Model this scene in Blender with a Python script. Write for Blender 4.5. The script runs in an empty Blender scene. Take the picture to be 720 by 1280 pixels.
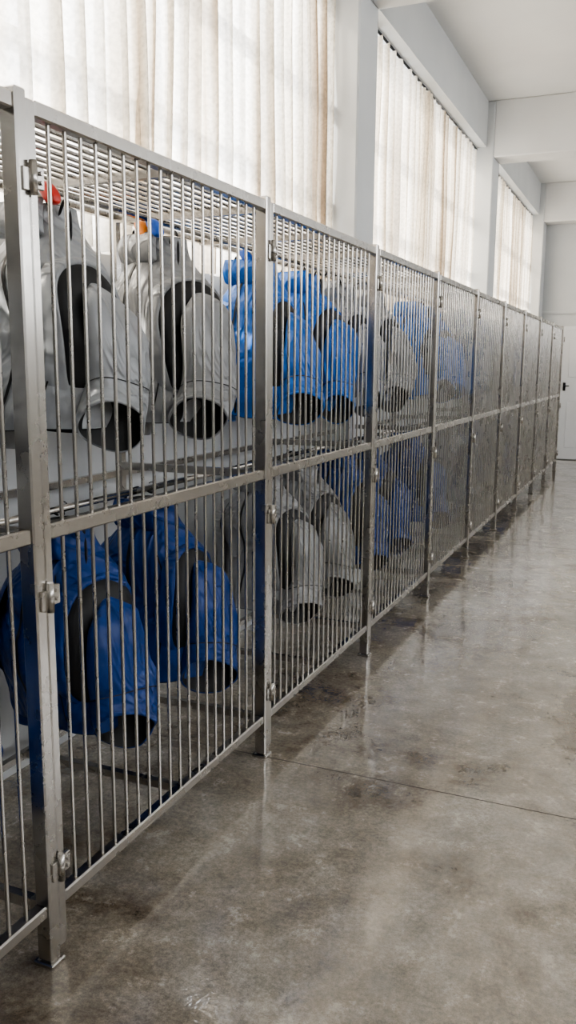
import bpy, bmesh, math, random
from mathutils import Vector, Matrix, noise

scene = bpy.context.scene
try:
    scene.view_settings.look = 'AgX - Medium High Contrast'
except Exception: pass
# ------------------------------------------------------------------ constants
D = 1.314; Y0 = 1.586; S = 1.281; H = 2.069; ZM = 1.106; ZB = 0.159
XB = -1.95            # back of cages
XW = -2.09            # wall surface
XC = -1.82            # column front
CEIL = 4.33; BEAM = 3.75
YE = 14.8; YR = -4.6; XR = 4.8
SILL = 1.95; WTOP = 3.86

# ------------------------------------------------------------------ materials
def new_mat(name):
    m = bpy.data.materials.new(name); m.use_nodes = True
    nt = m.node_tree; nt.nodes.clear()
    out = nt.nodes.new('ShaderNodeOutputMaterial')
    return m, nt, out
def N(nt, typ, **kw):
    n = nt.nodes.new(typ)
    for k, v in kw.items(): setattr(n, k, v)
    return n
def ramp(nt, stops):
    r = N(nt, 'ShaderNodeValToRGB'); e = r.color_ramp.elements
    while len(e) < len(stops): e.new(0.5)
    for i, (p, c) in enumerate(stops):
        e[i].position = p; e[i].color = (c[0], c[1], c[2], 1) if hasattr(c, '__len__') else (c, c, c, 1)
    return r
def objcoord(nt, scale=(1, 1, 1)):
    t = N(nt, 'ShaderNodeTexCoord'); m = N(nt, 'ShaderNodeMapping'); m.inputs['Scale'].default_value = scale
    nt.links.new(t.outputs['Object'], m.inputs['Vector']); return m.outputs['Vector']

def mat_paint(name, c1, c2, rough=0.6, bump=0.05):
    m, nt, out = new_mat(name); L = nt.links.new
    b = N(nt, 'ShaderNodeBsdfPrincipled'); b.inputs['Roughness'].default_value = rough
    co = objcoord(nt)
    n = N(nt, 'ShaderNodeTexNoise'); n.inputs['Scale'].default_value = 1.3; n.inputs['Detail'].default_value = 6
    L(co, n.inputs['Vector']); r = ramp(nt, [(0.3, c1), (0.7, c2)]); L(n.outputs['Fac'], r.inputs['Fac']); L(r.outputs['Color'], b.inputs['Base Color'])
    n2 = N(nt, 'ShaderNodeTexNoise'); n2.inputs['Scale'].default_value = 60; L(co, n2.inputs['Vector'])
    bp = N(nt, 'ShaderNodeBump'); bp.inputs['Strength'].default_value = bump; bp.inputs['Distance'].default_value = 0.01
    L(n2.outputs['Fac'], bp.inputs['Height']); L(bp.outputs['Normal'], b.inputs['Normal']); L(b.outputs[0], out.inputs['Surface'])
    return m

def mat_steel(name='brushed_steel'):
    m, nt, out = new_mat(name); L = nt.links.new
    b = N(nt, 'ShaderNodeBsdfPrincipled'); b.inputs['Metallic'].default_value = 1.0
    co = objcoord(nt, (1, 1, 1))
    n = N(nt, 'ShaderNodeTexNoise'); n.inputs['Scale'].default_value = 5.0; n.inputs['Detail'].default_value = 5; n.inputs['Roughness'].default_value = 0.6
    L(co, n.inputs['Vector'])
    r = ramp(nt, [(0.3, (0.40, 0.375, 0.345)), (0.7, (0.55, 0.53, 0.50))]); L(n.outputs['Fac'], r.inputs['Fac']); L(r.outputs['Color'], b.inputs['Base Color'])
    r2 = ramp(nt, [(0.3, 0.32), (0.75, 0.20)]); L(n.outputs['Fac'], r2.inputs['Fac']); L(r2.outputs['Color'], b.inputs['Roughness'])
    L(b.outputs[0], out.inputs['Surface']); return m

def mat_cloth(name, c, rough=0.55, spec=0.4):
    m, nt, out = new_mat(name); L = nt.links.new
    b = N(nt, 'ShaderNodeBsdfPrincipled'); b.inputs['Roughness'].default_value = rough
    b.inputs['Specular IOR Level'].default_value = spec
    co = objcoord(nt)
    n = N(nt, 'ShaderNodeTexNoise'); n.inputs['Scale'].default_value = 5; n.inputs['Detail'].default_value = 4; L(co, n.inputs['Vector'])
    r = ramp(nt, [(0.3, tuple(v * 0.9 for v in c)), (0.7, tuple(v * 1.08 for v in c))]); L(n.outputs['Fac'], r.inputs['Fac']); L(r.outputs['Color'], b.inputs['Base Color'])
    co2 = objcoord(nt, (1, 1, 0.7))
    n2 = N(nt, 'ShaderNodeTexNoise'); n2.inputs['Scale'].default_value = 5.0; n2.inputs['Detail'].default_value = 2; n2.inputs['Distortion'].default_value = 1.4; L(co2, n2.inputs['Vector'])
    rg = ramp(nt, [(0.30, 0.0), (0.44, 0.35), (0.50, 0.9), (0.56, 0.35), (0.70, 0.0)]); L(n2.outputs['Fac'], rg.inputs['Fac'])
    rg.color_ramp.interpolation = 'B_SPLINE'
    n3 = N(nt, 'ShaderNodeTexNoise'); n3.inputs['Scale'].default_value = 14; n3.inputs['Detail'].default_value = 2; L(co2, n3.inputs['Vector'])
    ad = N(nt, 'ShaderNodeMath', operation='MULTIPLY_ADD'); ad.inputs[1].default_value = 0.6; L(n3.outputs['Fac'], ad.inputs[0]); L(rg.outputs['Color'], ad.inputs[2])
    bp = N(nt, 'ShaderNodeBump'); bp.inputs['Strength'].default_value = 0.7; bp.inputs['Distance'].default_value = 0.022
    L(ad.outputs[0], bp.inputs['Height']); L(bp.outputs['Normal'], b.inputs['Normal'])
    L(b.outputs[0], out.inputs['Surface']); return m

def mat_plain(name, c, rough=0.5, metal=0.0):
    m, nt, out = new_mat(name)
    b = N(nt, 'ShaderNodeBsdfPrincipled'); b.inputs['Base Color'].default_value = (*c, 1); b.inputs['Roughness'].default_value = rough; b.inputs['Metallic'].default_value = metal
    nt.links.new(b.outputs[0], out.inputs['Surface']); return m

def mat_floor():
    m, nt, out = new_mat('polished_concrete'); L = nt.links.new
    b = N(nt, 'ShaderNodeBsdfPrincipled'); co = objcoord(nt)
    def noi(s, d, r=0.6, dist=0.0):
        n = N(nt, 'ShaderNodeTexNoise'); n.inputs['Scale'].default_value = s; n.inputs['Detail'].default_value = d
        n.inputs['Roughness'].default_value = r; n.inputs['Distortion'].default_value = dist; L(co, n.inputs['Vector']); return n.outputs['Fac']
    big = noi(1.5, 10, 0.74, 0.3); mid = noi(9, 10, 0.8, 0.0); fine = noi(70, 8, 0.8); vfine = noi(260, 3, 0.6)
    r1 = ramp(nt, [(0.39, (0.155, 0.122, 0.088)), (0.48, (0.31, 0.268, 0.215)), (0.60, (0.43, 0.39, 0.335))]); L(big, r1.inputs['Fac'])
    r2 = ramp(nt, [(0.36, 0.66), (0.64, 1.20)]); L(mid, r2.inputs['Fac'])
    r3 = ramp(nt, [(0.36, 0.60), (0.64, 1.28)]); L(fine, r3.inputs['Fac'])
    r4 = ramp(nt, [(0.3, 0.80), (0.7, 1.20)]); L(vfine, r4.inputs['Fac'])
    cur = r1.outputs['Color']
    for r in (r2, r3, r4):
        mx = N(nt, 'ShaderNodeMix', data_type='RGBA', blend_type='MULTIPLY'); mx.inputs[0].default_value = 1.0
        L(cur, mx.inputs[6]); L(r.outputs['Color'], mx.inputs[7]); cur = mx.outputs[2]
    L(cur, b.inputs['Base Color'])
    rr = ramp(nt, [(0.40, 0.04), (0.50, 0.10), (0.62, 0.34)]); L(mid, rr.inputs['Fac']); L(rr.outputs['Color'], b.inputs['Roughness'])
    b.inputs['Specular IOR Level'].default_value = 0.9
    # worn sealer: gloss coat varies in patches
    cw = ramp(nt, [(0.42, 1.0), (0.60, 0.35)]); L(noi(3.0, 8, 0.7), cw.inputs['Fac']); L(cw.outputs['Color'], b.inputs['Coat Weight'])
    b.inputs['Coat Roughness'].default_value = 0.05; b.inputs['Coat IOR'].default_value = 1.75
    n5 = noi(5.0, 5, 0.6)
    bp = N(nt, 'ShaderNodeBump'); bp.inputs['Strength'].default_value = 0.13; bp.inputs['Distance'].default_value = 0.025
    L(n5, bp.inputs['Height']); L(bp.outputs['Normal'], b.inputs['Normal']); L(bp.outputs['Normal'], b.inputs['Coat Normal'])
    L(b.outputs[0], out.inputs['Surface']); return m

def mat_curtain(name, c0, c1, c2, t0, t1, lim=(0.38, 0.46, 0.53)):
    m, nt, out = new_mat(name); L = nt.links.new
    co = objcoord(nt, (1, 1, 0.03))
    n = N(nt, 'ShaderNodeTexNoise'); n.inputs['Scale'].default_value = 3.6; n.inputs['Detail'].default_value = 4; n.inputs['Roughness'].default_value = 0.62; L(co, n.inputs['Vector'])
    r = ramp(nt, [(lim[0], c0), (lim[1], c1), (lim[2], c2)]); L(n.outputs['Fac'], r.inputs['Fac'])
    co2 = objcoord(nt); v = N(nt, 'ShaderNodeTexNoise'); v.inputs['Scale'].default_value = 55; v.inputs['Detail'].default_value = 2; L(co2, v.inputs['Vector'])
    r2 = ramp(nt, [(0.35, 0.82), (0.6, 1.0)]); L(v.outputs['Fac'], r2.inputs['Fac'])
    mx = N(nt, 'ShaderNodeMix', data_type='RGBA', blend_type='MULTIPLY'); mx.inputs[0].default_value = 1
    L(r.outputs['Color'], mx.inputs[6]); L(r2.outputs['Color'], mx.inputs[7])
    d = N(nt, 'ShaderNodeBsdfDiffuse'); t = N(nt, 'ShaderNodeBsdfTranslucent'); tr = N(nt, 'ShaderNodeBsdfTransparent')
    L(mx.outputs[2], d.inputs['Color']); L(mx.outputs[2], t.inputs['Color']); L(mx.outputs[2], tr.inputs['Color'])
    a = N(nt, 'ShaderNodeMixShader'); a.inputs[0].default_value = 0.68; L(d.outputs[0], a.inputs[1]); L(t.outputs[0], a.inputs[2])
    c = N(nt, 'ShaderNodeMixShader'); L(a.outputs[0], c.inputs[1]); L(tr.outputs[0], c.inputs[2])
    r3 = ramp(nt, [(0.40, t0), (0.55, t1)]); L(n.outputs['Fac'], r3.inputs['Fac']); L(r3.outputs['Color'], c.inputs[0])
    L(c.outputs[0], out.inputs['Surface']); return m

M_wall = mat_paint('wall_paint', (0.49, 0.505, 0.51), (0.56, 0.57, 0.57))
M_ceil = mat_paint('ceiling_paint', (0.62, 0.62, 0.61), (0.68, 0.68, 0.67))
M_beam = mat_paint('beam_paint', (0.58, 0.58, 0.57), (0.65, 0.65, 0.64))
M_steel = mat_steel()
M_floor = mat_floor()
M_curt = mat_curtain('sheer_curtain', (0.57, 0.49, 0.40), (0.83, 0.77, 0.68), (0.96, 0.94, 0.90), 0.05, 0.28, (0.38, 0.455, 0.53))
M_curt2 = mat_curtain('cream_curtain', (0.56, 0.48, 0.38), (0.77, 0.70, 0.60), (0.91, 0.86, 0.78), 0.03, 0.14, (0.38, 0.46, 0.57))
M_gray = mat_cloth('gray_cloth', (0.275, 0.28, 0.285), 0.38, spec=0.6)
M_gray2 = mat_cloth('pale_gray_cloth', (0.33, 0.345, 0.36), 0.38, spec=0.6)
M_blue_sunlit = mat_cloth('blue_cloth', (0.016, 0.135, 0.50), 0.42)  # upper-row blue: sunlight on the cloth is put into this brighter colour
M_navy = mat_cloth('dark_blue_cloth', (0.009, 0.047, 0.215), 0.42)
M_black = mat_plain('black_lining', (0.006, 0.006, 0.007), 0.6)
M_dark = mat_plain('dark_wire', (0.03, 0.03, 0.03), 0.35, 0.8)
M_white = mat_plain('window_frame_paint', (0.75, 0.75, 0.73), 0.4)
M_door = mat_paint('door_paint', (0.66, 0.67, 0.68), (0.70, 0.71, 0.72), 0.4, 0.01)
M_joint = mat_plain('joint_filler', (0.07, 0.06, 0.05), 0.8)
M_red = mat_plain('red_plastic', (0.6, 0.03, 0.02), 0.4)
M_orange = mat_plain('orange_plastic', (0.85, 0.25, 0.02), 0.4)
M_bplas = mat_plain('blue_plastic', (0.02, 0.12, 0.6), 0.4)

# ------------------------------------------------------------------ helpers
def finish(bm, name, mats, smooth=False, loc=(0, 0, 0)):
    me = bpy.data.meshes.new(name); bm.normal_update(); bm.to_mesh(me); bm.free()
    for m in mats: me.materials.append(m)
    if smooth:
        for p in me.polygons: p.use_smooth = True
    ob = bpy.data.objects.new(name, me); scene.collection.objects.link(ob); ob.location = loc
    return ob
def box(bm, x0, x1, y0, y1, z0, z1, mat=0, bev=0.0):
    vs = [bm.verts.new((x, y, z)) for x in (x0, x1) for y in (y0, y1) for z in (z0, z1)]
    idx = [(0, 1, 3, 2), (4, 6, 7, 5), (0, 4, 5, 1), (2, 3, 7, 6), (0, 2, 6, 4), (1, 5, 7, 3)]
    fs = [bm.faces.new([vs[i] for i in f]) for f in idx]
    for f in fs: f.material_index = mat
    if bev > 0:
        es = list({e for f in fs for e in f.edges})
        r = bmesh.ops.bevel(bm, geom=es, offset=bev, segments=1, affect='EDGES', profile=0.5)
        for f in r['faces']: f.material_index = mat
def tube(bm, p, q, r, n=8, mat=0, caps=True):
    p = Vector(p); q = Vector(q); d = (q - p).normalized()
    u = d.orthogonal().normalized(); w = d.cross(u)
    rings = []
    for c in (p, q):
        rings.append([bm.verts.new(c + (u * math.cos(2 * math.pi * i / n) + w * math.sin(2 * math.pi * i / n)) * r) for i in range(n)])
    for i in range(n):
        f = bm.faces.new((rings[0][i], rings[0][(i + 1) % n], rings[1][(i + 1) % n], rings[1][i])); f.material_index = mat; f.smooth = True
    if caps:
        f = bm.faces.new(rings[0][::-1]); f.material_index = mat
        f = bm.faces.new(rings[1]); f.material_index = mat
def polytube(bm, pts, r, n=6, mat=0):
    for a, b in zip(pts[:-1], pts[1:]): tube(bm, a, b, r, n, mat)
def slab(name, x0, x1, y0, y1, z0, z1, mat):
    bm = bmesh.new(); box(bm, x0, x1, y0, y1, z0, z1); return finish(bm, name, [mat])

# ------------------------------------------------------------------ room shell
slab('floor', -2.35, XR + 0.2, YR - 0.2, YE + 0.2, -0.15, 0.0, M_floor)
slab('ceiling', -2.35, XR + 0.2, YR - 0.2, YE + 0.2, CEIL, CEIL + 0.15, M_ceil)
slab('wall_end', -2.35, XR + 0.2, YE, YE + 0.2, 0, CEIL, M_wall)
slab('wall_rear', -2.35, XR + 0.2, YR - 0.2, YR, 0, CEIL, M_wall)
cols = [(-3.79, -3.42), (0.78, 1.15), (5.33, 5.70), (9.90, 10.27), (14.42, 14.79)]
bays = [(-3.42, 0.78), (1.15, 5.33), (5.70, 9.90), (10.27, 14.42)]
bm = bmesh.new()
box(bm, -2.30, XW, YR, YE, 0, SILL)
box(bm, -2.30, -1.90, YR, YE, WTOP, CEIL)
box(bm, -2.30, XW, YR, cols[0][0], SILL, WTOP)
for a, b in cols:
    box(bm, -2.30, XW, a, b, SILL, WTOP)
    box(bm, XW - 0.02, XC, a, b, 0, CEIL, 0, 0.012)
finish(bm, 'wall_left', [M_wall])
for i, (a, b) in enumerate(cols):
    bm = bmesh.new(); box(bm, XC - 0.002, XR, a + 0.004, b - 0.004, BEAM, CEIL, 0, 0.01); finish(bm, 'ceiling_beam', [M_beam])
# unseen right wall; its high window openings are added for fill light
RB = 2.35
bm = bmesh.new()
box(bm, XR, XR + 0.2, YR, YE, 0, RB); box(bm, XR, XR + 0.2, YR, YE, 3.75, CEIL)
for a, b in cols: box(bm, XR, XR + 0.2, a, b, RB, 3.75)
box(bm, XR, XR + 0.2, YR, cols[0][0], RB, 3.75)
finish(bm, 'wall_right', [M_wall])
bm = bmesh.new(); box(bm, -1.9, XR, YE - 0.03, YE, 2.36, 2.40, 0, 0.004); finish(bm, 'trim_1', [M_wall])
# windows
wi = 1
for a, b in bays:
    bm = bmesh.new(); x0, x1 = -2.25, -2.19
    box(bm, x0, x1, a, b, SILL, SILL + 0.06); box(bm, x0, x1, a, b, WTOP - 0.06, WTOP)
    for z in (2.62, 3.2): box(bm, x0, x1, a, b, z, z + 0.06)
    n = 4
    for k in range(n + 1):
        y = a + (b - a) * k / n; y = min(max(y, a + 0.03), b - 0.03)
        box(bm, x0, x1, y - 0.03, y + 0.03, SILL, WTOP)
    finish(bm, 'window_%d' % wi, [M_white]); wi += 1
for a, b in bays:  # frames of the unseen right-hand windows, added for fill light
    bm = bmesh.new(); x0, x1 = XR + 0.08, XR + 0.14
    box(bm, x0, x1, a, b, RB, RB + 0.06); box(bm, x0, x1, a, b, 3.69, 3.75)
    for k in range(4):
        y = a + (b - a) * k / 3; y = min(max(y, a + 0.03), b - 0.03)
        box(bm, x0, x1, y - 0.03, y + 0.03, RB, 3.75)
    finish(bm, 'window_%d' % wi, [M_white]); wi += 1
for k, y in enumerate((2.84, 7.4, 11.9)):
    bm = bmesh.new(); box(bm, XW, XR, y - 0.002, y + 0.002, -0.001, 0.0008); finish(bm, 'floor_joint', [M_joint])

# door on end wall
bm = bmesh.new()
dx0, dx1 = -1.47, -0.55
box(bm, dx0, dx1, YE - 0.045, YE - 0.005, 0.01, 2.10, 0, 0.004)
for (u0, u1, z0, z1) in ((0.12, 0.80, 0.2, 0.95), (0.12, 0.80, 1.35, 1.95)):
    box(bm, dx0 + u0, dx0 + u1, YE - 0.055, YE - 0.044, z0, z1, 0, 0.005)
box(bm, dx0 - 0.06, dx0, YE - 0.06, YE - 0.001, 0, 2.16, 0); box(bm, dx1, dx1 + 0.06, YE - 0.06, YE - 0.001, 0, 2.16, 0)
box(bm, dx0 - 0.06, dx1 + 0.06, YE - 0.06, YE - 0.001, 2.10, 2.16, 0)
box(bm, dx0 + 0.05, dx0 + 0.09, YE - 0.06, YE - 0.045, 1.13, 1.26, 1)
tube(bm, (dx0 + 0.07, YE - 0.06, 1.21), (dx0 + 0.07, YE - 0.11, 1.21), 0.012, 8, 1)
tube(bm, (dx0 + 0.06, YE - 0.11, 1.21), (dx0 + 0.15, YE - 0.11, 1.21), 0.009, 8, 1)
finish(bm, 'door_1', [M_door, M_dark])

# ------------------------------------------------------------------ curtains
def curtain(a, b, seed, mat, fold, name='curtain'):
    bm = bmesh.new(); y = a - 0.02; step = 0.009; nz = 14
    ztop = WTOP - 0.03; zbot = 1.93
    cols_ = []; ph = 0
    while y < b + 0.02:
        k = noise.noise(Vector((y * 1.1, seed, 0)))
        fw = fold * (1 + 0.85 * k)
        ph += step / max(fw, 0.06) * 2 * math.pi
        col = []
        for j in range(nz + 1):
            t = j / nz; z = zbot + (ztop - zbot) * t
            amp = 0.032 + 0.028 * (noise.noise(Vector((y * 1.8, seed + 3, z * 0.3))))
            s = math.sin(ph + 0.9 * noise.noise(Vector((y * 0.8, z * 0.8, seed))))
            s = math.copysign(abs(s) ** 0.75, s)
            x = -2.010 + amp * (s + 0.2 * math.sin(2.3 * ph)) + 0.014 * noise.noise(Vector((y * 3, z * 1.2, seed + 9)))
            yy = y + 0.03 * math.cos(ph) * 0.9 + 0.02 * math.sin(z * 1.3 + y * 2 + seed) * (1 - t)
            zz = z
            if j == nz: zz = z - 0.022 * (0.5 + 0.5 * math.cos(2 * math.pi * y / 0.16))
            col.append(bm.verts.new((x, yy, zz)))
        cols_.append(col); y += step
    for c0, c1 in zip(cols_[:-1], cols_[1:]):
        for j in range(nz): bm.faces.new((c0[j], c1[j], c1[j + 1], c0[j + 1])).smooth = True
    finish(bm, name, [mat], True)
for i, (a, b) in enumerate(bays):
    mid = a + (b - a) * (0.52 if i != 1 else 0.47)
    mt = M_curt if i < 2 else M_curt2; fo = 0.14 if i < 2 else 0.17
    curtain(a, mid + 0.03, 11 + i * 7, mt, fo); curtain(mid + 0.03, b, 14 + i * 7, mt, fo)
    bm = bmesh.new(); tube(bm, (-2.01, a, WTOP - 0.014), (-2.01, b, WTOP - 0.014), 0.010, 8)
    finish(bm, 'curtain_rod', [M_dark])

# ------------------------------------------------------------------ cages
def cage_mesh(last=False):
    bm = bmesh.new(); x0, x1 = -D - 0.017, -D + 0.017
    def post(y, foot=True):
        box(bm, x0 - 0.006, x1 + 0.006, y - 0.042, y - 0.006, 0.012, H + 0.012, 0, 0.004)
        box(bm, x0 - 0.014, x1 + 0.014, y - 0.050, y + 0.002, 0.0, 0.014, 0, 0.003)
        box(bm, x0, x1, y + 0.001, y + 0.030, 0.03, H - 0.002, 0, 0.004)
        for z in (1.90, 0.955, 0.26):
            tube(bm, (x1 + 0.014, y - 0.002, z - 0.036), (x1 + 0.014, y - 0.002, z + 0.036), 0.009, 10)
            box(bm, x1 + 0.002, x1 + 0.013, y + 0.002, y + 0.036, z - 0.022, z + 0.026, 0, 0.002)
            box(bm, x1 + 0.004, x1 + 0.012, y - 0.030, y - 0.004, z - 0.030, z + 0.020, 0, 0.002)
            tube(bm, (x1 + 0.012, y + 0.022, z + 0.012), (x1 + 0.019, y + 0.022, z + 0.012), 0.005, 6)
            tube(bm, (x1 + 0.012, y + 0.022, z - 0.008), (x1 + 0.019, y + 0.022, z - 0.008), 0.005, 6)
        box(bm, XB, XB + 0.03, y - 0.035, y - 0.005, 0.0, H, 0)
        for z in (ZB, ZM, H - 0.03): box(bm, XB + 0.02, x0, y - 0.036, y - 0.012, z - 0.014, z + 0.014, 0)
    post(0)
    if last: post(S)
    ya, yb = 0.03, S - 0.042
    box(bm, x0, x1, ya, yb, H - 0.036, H, 0, 0.004)
    box(bm, x0, x1, ya, yb, ZM - 0.018, ZM + 0.020, 0, 0.004)
    box(bm, x0, x1, ya, yb, ZB - 0.018, ZB + 0.014, 0, 0.004)
    n = 20
    for i in range(1, n):
        y = ya + (yb - ya) * i / n
        tube(bm, (-D, y, ZB), (-D, y, ZM), 0.0051, 8, caps=False)
        tube(bm, (-D, y, ZM), (-D, y, H - 0.02), 0.0051, 8, caps=False)
    for z in (ZB, ZM - 0.03, H - 0.02): box(bm, XB + 0.002, XB + 0.026, -0.01, S - 0.03, z - 0.012, z + 0.012, 0)
    for z in (ZB, H - 0.03): box(bm, XB + 0.02, x0 + 0.003, S * 0.5 - 0.012, S * 0.5 + 0.012, z - 0.012, z + 0.012, 0)
    m = 14
    for i in range(1, m):
        x = -D + (XB + 0.02 + D) * i / m
        tube(bm, (x, -0.02, H - 0.012), (x, S - 0.03, H - 0.012), 0.006, 6, caps=False)
    for z in (1.995, 1.062): tube(bm, (-1.655, -0.01, z), (-1.655, S - 0.01, z), 0.011, 8)
    me = bpy.data.meshes.new('steel_bar_cage'); bm.normal_update(); bm.to_mesh(me); bm.free(); me.materials.append(M_steel)
    return me
me1 = cage_mesh(); me2 = cage_mesh(True)
for k in range(-3, 9):
    ob = bpy.data.objects.new('steel_bar_cage', me2 if k == 8 else me1)
    scene.collection.objects.link(ob); ob.location = (0, Y0 + S * k, 0)

# ------------------------------------------------------------------ jackets
NR = 44
def loft(bm, rings, mat, cap0=False, cap1=False):
    vr = [[bm.verts.new(p) for p in r] for r in rings]
    for a, b in zip(vr[:-1], vr[1:]):
        n = len(a)
        for i in range(n):
            f = bm.faces.new((a[i], a[(i + 1) % n], b[(i + 1) % n], b[i])); f.material_index = mat; f.smooth = True
    for c, r in ((cap0, vr[0]), (cap1, vr[-1])):
        if c:
            ctr = bm.verts.new(sum((v.co for v in r), Vector()) / len(r))
            for i in range(len(r)):
                f = bm.faces.new((r[i], r[(i + 1) % len(r)], ctr)); f.material_index = mat; f.smooth = True
def sring(c, u, w, a, b, p=2.0, n=NR):
    out = []
    for i in range(n):
        t = 2 * math.pi * i / n; ct, st = math.cos(t), math.sin(t)
        out.append(c + u * (a * math.copysign(abs(ct) ** (2 / p), ct)) + w * (b * math.copysign(abs(st) ** (2 / p), st)))
    return out
def crl(arr, s):
    s = max(0.0, min(s, len(arr) - 1 - 1e-6)); j = int(s); t = s - j
    p0 = arr[max(j - 1, 0)]; p1 = arr[j]; p2 = arr[j + 1]; p3 = arr[min(j + 2, len(arr) - 1)]
    return 0.5 * ((2 * p1) + (p2 - p0) * t + (2 * p0 - 5 * p1 + 4 * p2 - p3) * t * t + (3 * p1 - p0 - 3 * p2 + p3) * t ** 3)
def lerp_tab(tab, s):
    n = len(tab)
    for i in range(n - 1):
        if s <= tab[i + 1][0]:
            t = i + (s - tab[i][0]) / (tab[i + 1][0] - tab[i][0])
            return [crl([r[k] for r in tab], t) for k in range(1, len(tab[0]))]
    return list(tab[-1][1:])
EX, EY, EZ = Vector((1, 0, 0)), Vector((0, 1, 0)), Vector((0, 0, 1))
def ridge(p):
    return 1.0 - min(1.0, abs(noise.noise(p)) * 2.6)

def jacket(Y, z0, shell, seed, yaw=-5, sc=1.0, tag=None, tag2=None, sw=0.0, x=-1.675, lean=0.0, wide=1.0, tx=0.02):
    bm = bmesh.new()
    T = [(-0.035, 0.085, 0.080), (0.02, 0.090, 0.090), (0.055, 0.110, 0.105), (0.10, 0.150, 0.130), (0.16, 0.190, 0.155),
         (0.25, 0.210, 0.168), (0.40, 0.218, 0.176), (0.52, 0.218, 0.178), (0.61, 0.210, 0.168)]
    zs = [0.035 - 0.645 * i / 46 for i in range(47)]
    loft(bm, [sring(Vector((0, 0, z)), EX, EY, *lerp_tab(T, -z), 2.5) for z in zs], 0)
    a, b = T[0][1:]
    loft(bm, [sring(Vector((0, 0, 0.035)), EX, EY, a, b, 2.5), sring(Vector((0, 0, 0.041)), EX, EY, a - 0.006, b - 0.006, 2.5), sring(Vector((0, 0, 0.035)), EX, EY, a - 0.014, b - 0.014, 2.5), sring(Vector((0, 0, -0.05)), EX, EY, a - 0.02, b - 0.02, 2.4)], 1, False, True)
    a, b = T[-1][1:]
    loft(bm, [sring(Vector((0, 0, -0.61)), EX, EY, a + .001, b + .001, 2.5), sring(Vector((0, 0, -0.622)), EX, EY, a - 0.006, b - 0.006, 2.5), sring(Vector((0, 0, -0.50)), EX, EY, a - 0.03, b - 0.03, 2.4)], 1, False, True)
    def ribbon(xf, z1, z2, w, side, mat=1):
        prev = None
        for i in range(31):
            z = z1 + (z2 - z1) * i / 30
            a, b = lerp_tab(T, -z); row = []
            for dx in (-w, w):
                xx = xf * a + dx
                y = side * b * max(0.0, 1 - abs(xx / a) ** 2.5) ** (1 / 2.5) + side * 0.004
                row.append(bm.verts.new((xx, y, z)))
            if prev:
                f = bm.faces.new((prev[0], prev[1], row[1], row[0])); f.material_index = mat
            prev = row
    ribbon(0, -0.01, -0.60, 0.006, -1); ribbon(0.6, -0.10, -0.60, 0.0022, -1); ribbon(-0.6, -0.10, -0.60, 0.0022, -1)
    ribbon(0.5, -0.10, -0.60, 0.0022, 1); ribbon(-0.5, -0.10, -0.60, 0.0022, 1)
    loft(bm, [sring(Vector((0, -0.095 - 0.012 * math.sin(math.pi * i / 8), 0.045 - 0.105 * i / 8)), EX, EY, 0.095, 0.010 + 0.014 * math.sin(math.pi * i / 8), 4) for i in range(9)], 0, True, True)
    for side in (1, -1):
        def mir(v): return Vector((v.x * side, v.y, v.z))
        gc = Vector((0.165, -0.015, -0.330)); gu = []
        for i in range(9):
            th = math.pi / 2 * i / 8
            gu.append([mir(p) for p in sring(gc + Vector((0.068, 0, -0.02)) * math.sin(th), EY, EZ, 0.150 * math.cos(th) + 0.002, 0.204 * math.cos(th) + 0.002, 2.2)])
        loft(bm, gu, 1, False, True)
        loft(bm, [[mir(p) for p in sring(gc + Vector((-0.04, 0, 0)), EY, EZ, 0.172, 0.226, 2.2)], [mir(p) for p in sring(gc + Vector((0.006, 0, 0)), EY, EZ, 0.166, 0.221, 2.2)],
                  [mir(p) for p in sring(gc + Vector((0.014, 0, 0)), EY, EZ, 0.154, 0.209, 2.2)], [mir(p) for p in sring(gc + Vector((0.004, 0, 0)), EY, EZ, 0.145, 0.199, 2.2)]], 0)
        if side == 1:
            path = [Vector((0.200, -0.012, -0.195)), Vector((0.236, -0.012, -0.245)), Vector((0.254, -0.012, -0.335)), Vector((0.252, -0.008, -0.42)), Vector((0.246, -0.010 + sw * 0.5, -0.50)), Vector((0.262, -0.050 + sw, -0.590))]
            nrm = [Vector((0.75, 0, -0.2)), Vector((0.40, 0, -0.8)), Vector((0.10, 0, -1)), Vector((0.16, -0.12, -1)), Vector((0.36, -0.32, -0.85)), Vector((0.60, -0.55, -0.58))]
            A = [0.030, 0.092, 0.120 * wide, 0.124 * wide, 0.110, 0.100]; B = [0.02, 0.040, 0.052, 0.056, 0.068, 0.094]
        else:
            path = [Vector((0.165, 0.0, -0.20)), Vector((0.19, 0.0, -0.26)), Vector((0.20, 0.0, -0.35)), Vector((0.205, 0.0, -0.45)), Vector((0.21, 0, -0.56)), Vector((0.21, 0, -0.66))]
            nrm = [Vector((0.75, 0, -0.2)), Vector((0.5, 0, -0.8)), Vector((0.15, 0, -1)), Vector((0.0, 0, -1)), Vector((0.0, 0, -1)), Vector((0.1, 0, -1))]
            A = [0.035, 0.09, 0.115, 0.12, 0.11, 0.10]; B = [0.03, 0.045, 0.05, 0.05, 0.05, 0.05]
        K = 34; rr = []
        for i in range(K + 1):
            s = i / K * (len(path) - 1)
            c = crl(path, s); n_ = crl(nrm, s).normalized(); a = crl(A, s); b = crl(B, s)
            u = (EY - n_ * EY.dot(n_)).normalized(); w = n_.cross(u)
            rr.append((c, u, w, a, b, n_))
        loft(bm, [[mir(p) for p in sring(c, u, w, a, b, 2.3)] for c, u, w, a, b, n_ in rr], 0, True, False)
        c, u, w, a, b, n_ = rr[-1]
        loft(bm, [[mir(p) for p in r] for r in (sring(c, u, w, a, b, 2.3), sring(c + n_ * 0.010, u, w, a - 0.001, b - 0.001, 2.3), sring(c + n_ * 0.009, u, w, a - 0.008, b - 0.008, 2.3))], 0)
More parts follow.
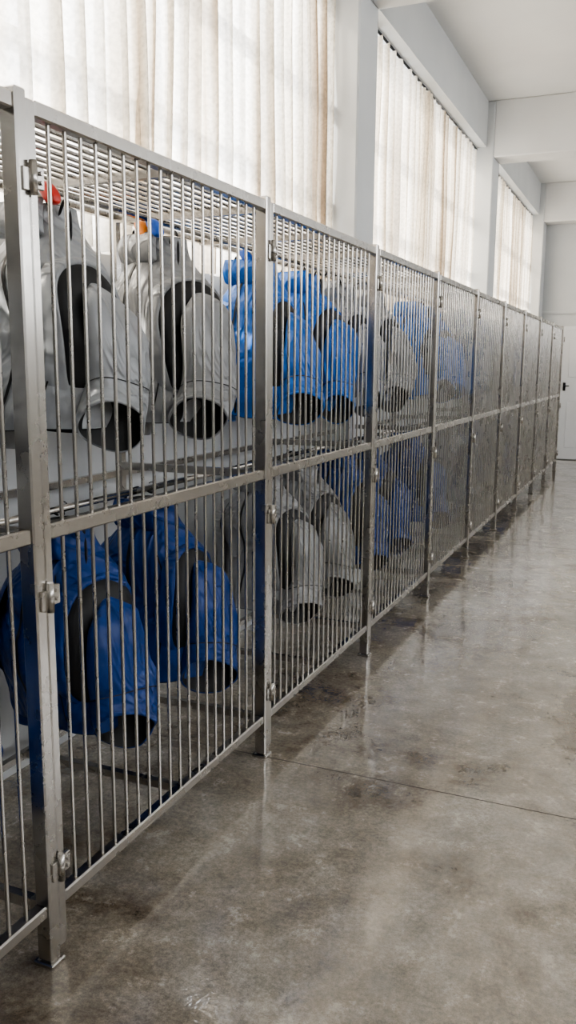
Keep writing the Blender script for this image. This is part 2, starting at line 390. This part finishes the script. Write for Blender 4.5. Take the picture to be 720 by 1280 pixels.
        # lining is kept strictly inside the shell: shallow dark pocket facing the opening
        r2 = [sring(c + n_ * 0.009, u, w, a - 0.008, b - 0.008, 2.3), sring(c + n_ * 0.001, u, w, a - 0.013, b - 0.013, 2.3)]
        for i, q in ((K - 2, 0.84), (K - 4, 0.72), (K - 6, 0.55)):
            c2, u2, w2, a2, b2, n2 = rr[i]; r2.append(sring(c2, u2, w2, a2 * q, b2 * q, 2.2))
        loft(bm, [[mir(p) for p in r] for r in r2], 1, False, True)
        for i, wd in ((K - 7, 0.0018),):
            c, u, w, a, b, n_ = rr[i]
            loft(bm, [[mir(p) for p in sring(c - n_ * wd, u, w, a + 0.002, b + 0.002, 2.3)], [mir(p) for p in sring(c + n_ * wd, u, w, a + 0.002, b + 0.002, 2.3)]], 1)
    so = Vector((seed * 3.17, seed * 1.3, 0))
    for v in bm.verts:
        p = v.co.copy()
        k = min(1.0, max(0.25, (-p.z) / 0.25))
        d = noise.noise_vector(p * 3.2 + so) * 0.042
        wp = Vector((p.x * 6.0, p.y * 6.0, p.z * 3.2)) + so + noise.noise_vector(p * 4 + so) * 0.9
        dirv = Vector((p.x * 0.45, p.y, 0.0)); dirv = dirv.normalized() if dirv.length > 1e-4 else dirv
        d += dirv * ((ridge(wp) - 0.4) * 0.0145)
        wp2 = Vector((p.x * 11, p.y * 11, p.z * 9)) + so
        d += dirv * ((ridge(wp2) - 0.4) * 0.004)
        d += EY * (lean * (-p.z))
        v.co = p + d * k
    hz = 0.085 / sc
    polytube(bm, [Vector((-0.15, 0, -0.11)), Vector((-0.06, 0, -0.03)), Vector((0, 0, 0.0)), Vector((0.06, 0, -0.03)), Vector((0.15, 0, -0.11))], 0.006, 6, 2)
    hook = [Vector((0, 0, 0.0)), Vector((0, 0, hz - 0.03))]
    for i in range(9):
        an = math.radians(-90 + 30 * i); hook.append(Vector((0, 0, hz)) + EX * math.cos(an) * 0.016 + EZ * math.sin(an) * 0.016)
    polytube(bm, hook, 0.0028, 6, 2)
    polytube(bm, [Vector((-0.09, -0.06, 0.01)), Vector((-0.06, -0.07, 0.07)), Vector((0.0, -0.07, 0.095)), Vector((0.06, -0.07, 0.07)), Vector((0.09, -0.06, 0.01))], 0.007, 6, 1)
    polytube(bm, [Vector((0.08, -0.03, 0.0)), Vector((0.12, -0.04, 0.05)), Vector((0.15, -0.05, 0.02)), Vector((0.15, -0.05, -0.08))], 0.006, 6, 1)
    for q, (tg, xo) in enumerate(((tag, tx), (tag2, tx + 0.065))):
        if tg is not None:
            loft(bm, [sring(Vector((xo - 0.03 + 0.01 * i, -0.095, 0.070 - 0.006 * i)), EY, EZ, 0.016 + 0.006 * math.sin(math.pi * i / 6), 0.012 + 0.018 * math.sin(math.pi * i / 6), 3, 12) for i in range(7)], 3 + q, True, True)
    ob = finish(bm, 'padded_jacket', [shell, M_black, M_dark, tag or M_dark, tag2 or M_dark])
    sub = ob.modifiers.new('sub', 'SUBSURF'); sub.levels = 1; sub.render_levels = 1
    ob.location = (x, Y, z0); ob.rotation_euler = (0, 0, math.radians(yaw)); ob.scale = (sc, sc, sc)
    return ob

UP = 1.995 - 0.085; LO = 1.062 - 0.085
G, P, B_, NV = M_gray, M_gray2, M_blue_sunlit, M_navy
upper = [(0.35, G), (0.90, G), (1.50, P), (2.12, P), (2.75, G), (3.56, B_), (4.07, B_), (4.60, G), (5.15, G), (6.2, B_), (6.7, B_), (7.5, G), (8.2, G), (8.8, NV), (9.7, G), (10.4, NV), (11.2, G), (12.1, G)]
lower = [(0.4, NV), (0.95, NV), (1.48, NV), (2.15, NV), (2.66, NV), (3.62, G), (4.10, G), (4.70, NV), (5.16, NV), (6.2, NV), (7.4, G), (8.5, NV), (9.6, G), (10.8, NV), (12.0, G)]
tags = {2.12: (M_red, None), 2.75: (M_orange, M_bplas), 3.56: (M_bplas, None)}
sd = 1
for y, m in upper:
    t1, t2 = tags.get(y, (None, None))
    jacket(y, UP, m, sd, yaw=-14 + 5 * math.sin(sd * 2.1), tag=t1, tag2=t2, sw=0.03 * math.sin(sd * 3.3), wide=1.02 + 0.05 * math.sin(sd), tx=0.12 if t1 is M_red else 0.02); sd += 1
for y, m in lower:
    jacket(y, LO, m, sd, yaw=-10 + 5 * math.sin(sd * 1.7), sc=0.98, sw=0.03 * math.sin(sd * 2.3), lean=0.03, wide=0.95); sd += 1

# ------------------------------------------------------------------ light
w = bpy.data.worlds.new('World'); scene.world = w; w.use_nodes = True
bg = w.node_tree.nodes['Background']; bg.inputs['Color'].default_value = (0.95, 0.97, 1.0, 1); bg.inputs['Strength'].default_value = 7.4
sun = bpy.data.lights.new('sun', 'SUN'); sun.energy = 18.0; sun.angle = math.radians(4); sun.color = (1.0, 0.95, 0.86)
so = bpy.data.objects.new('sun', sun); scene.collection.objects.link(so)
so.rotation_euler = Vector((0.80, 0.28, -0.62)).to_track_quat('-Z', 'Y').to_euler()

# ------------------------------------------------------------------ camera
p, y, r = 0.16939, 0.40260, 0.00767
F = Vector((-math.sin(y) * math.cos(p), math.cos(y) * math.cos(p), -math.sin(p)))
R = Vector((math.cos(y), math.sin(y), 0)); U = R.cross(F)
R2 = R * math.cos(r) + U * math.sin(r); U2 = U * math.cos(r) - R * math.sin(r)
cam = bpy.data.cameras.new('camera'); co = bpy.data.objects.new('camera', cam); scene.collection.objects.link(co)
M = Matrix(((R2.x, U2.x, -F.x, 0), (R2.y, U2.y, -F.y, 0), (R2.z, U2.z, -F.z, 1.5), (0, 0, 0, 1)))
co.matrix_world = M
cam.sensor_fit = 'VERTICAL'; cam.sensor_height = 36; cam.lens = 1069.9 / 1280 * 36; cam.clip_start = 0.02
scene.camera = co
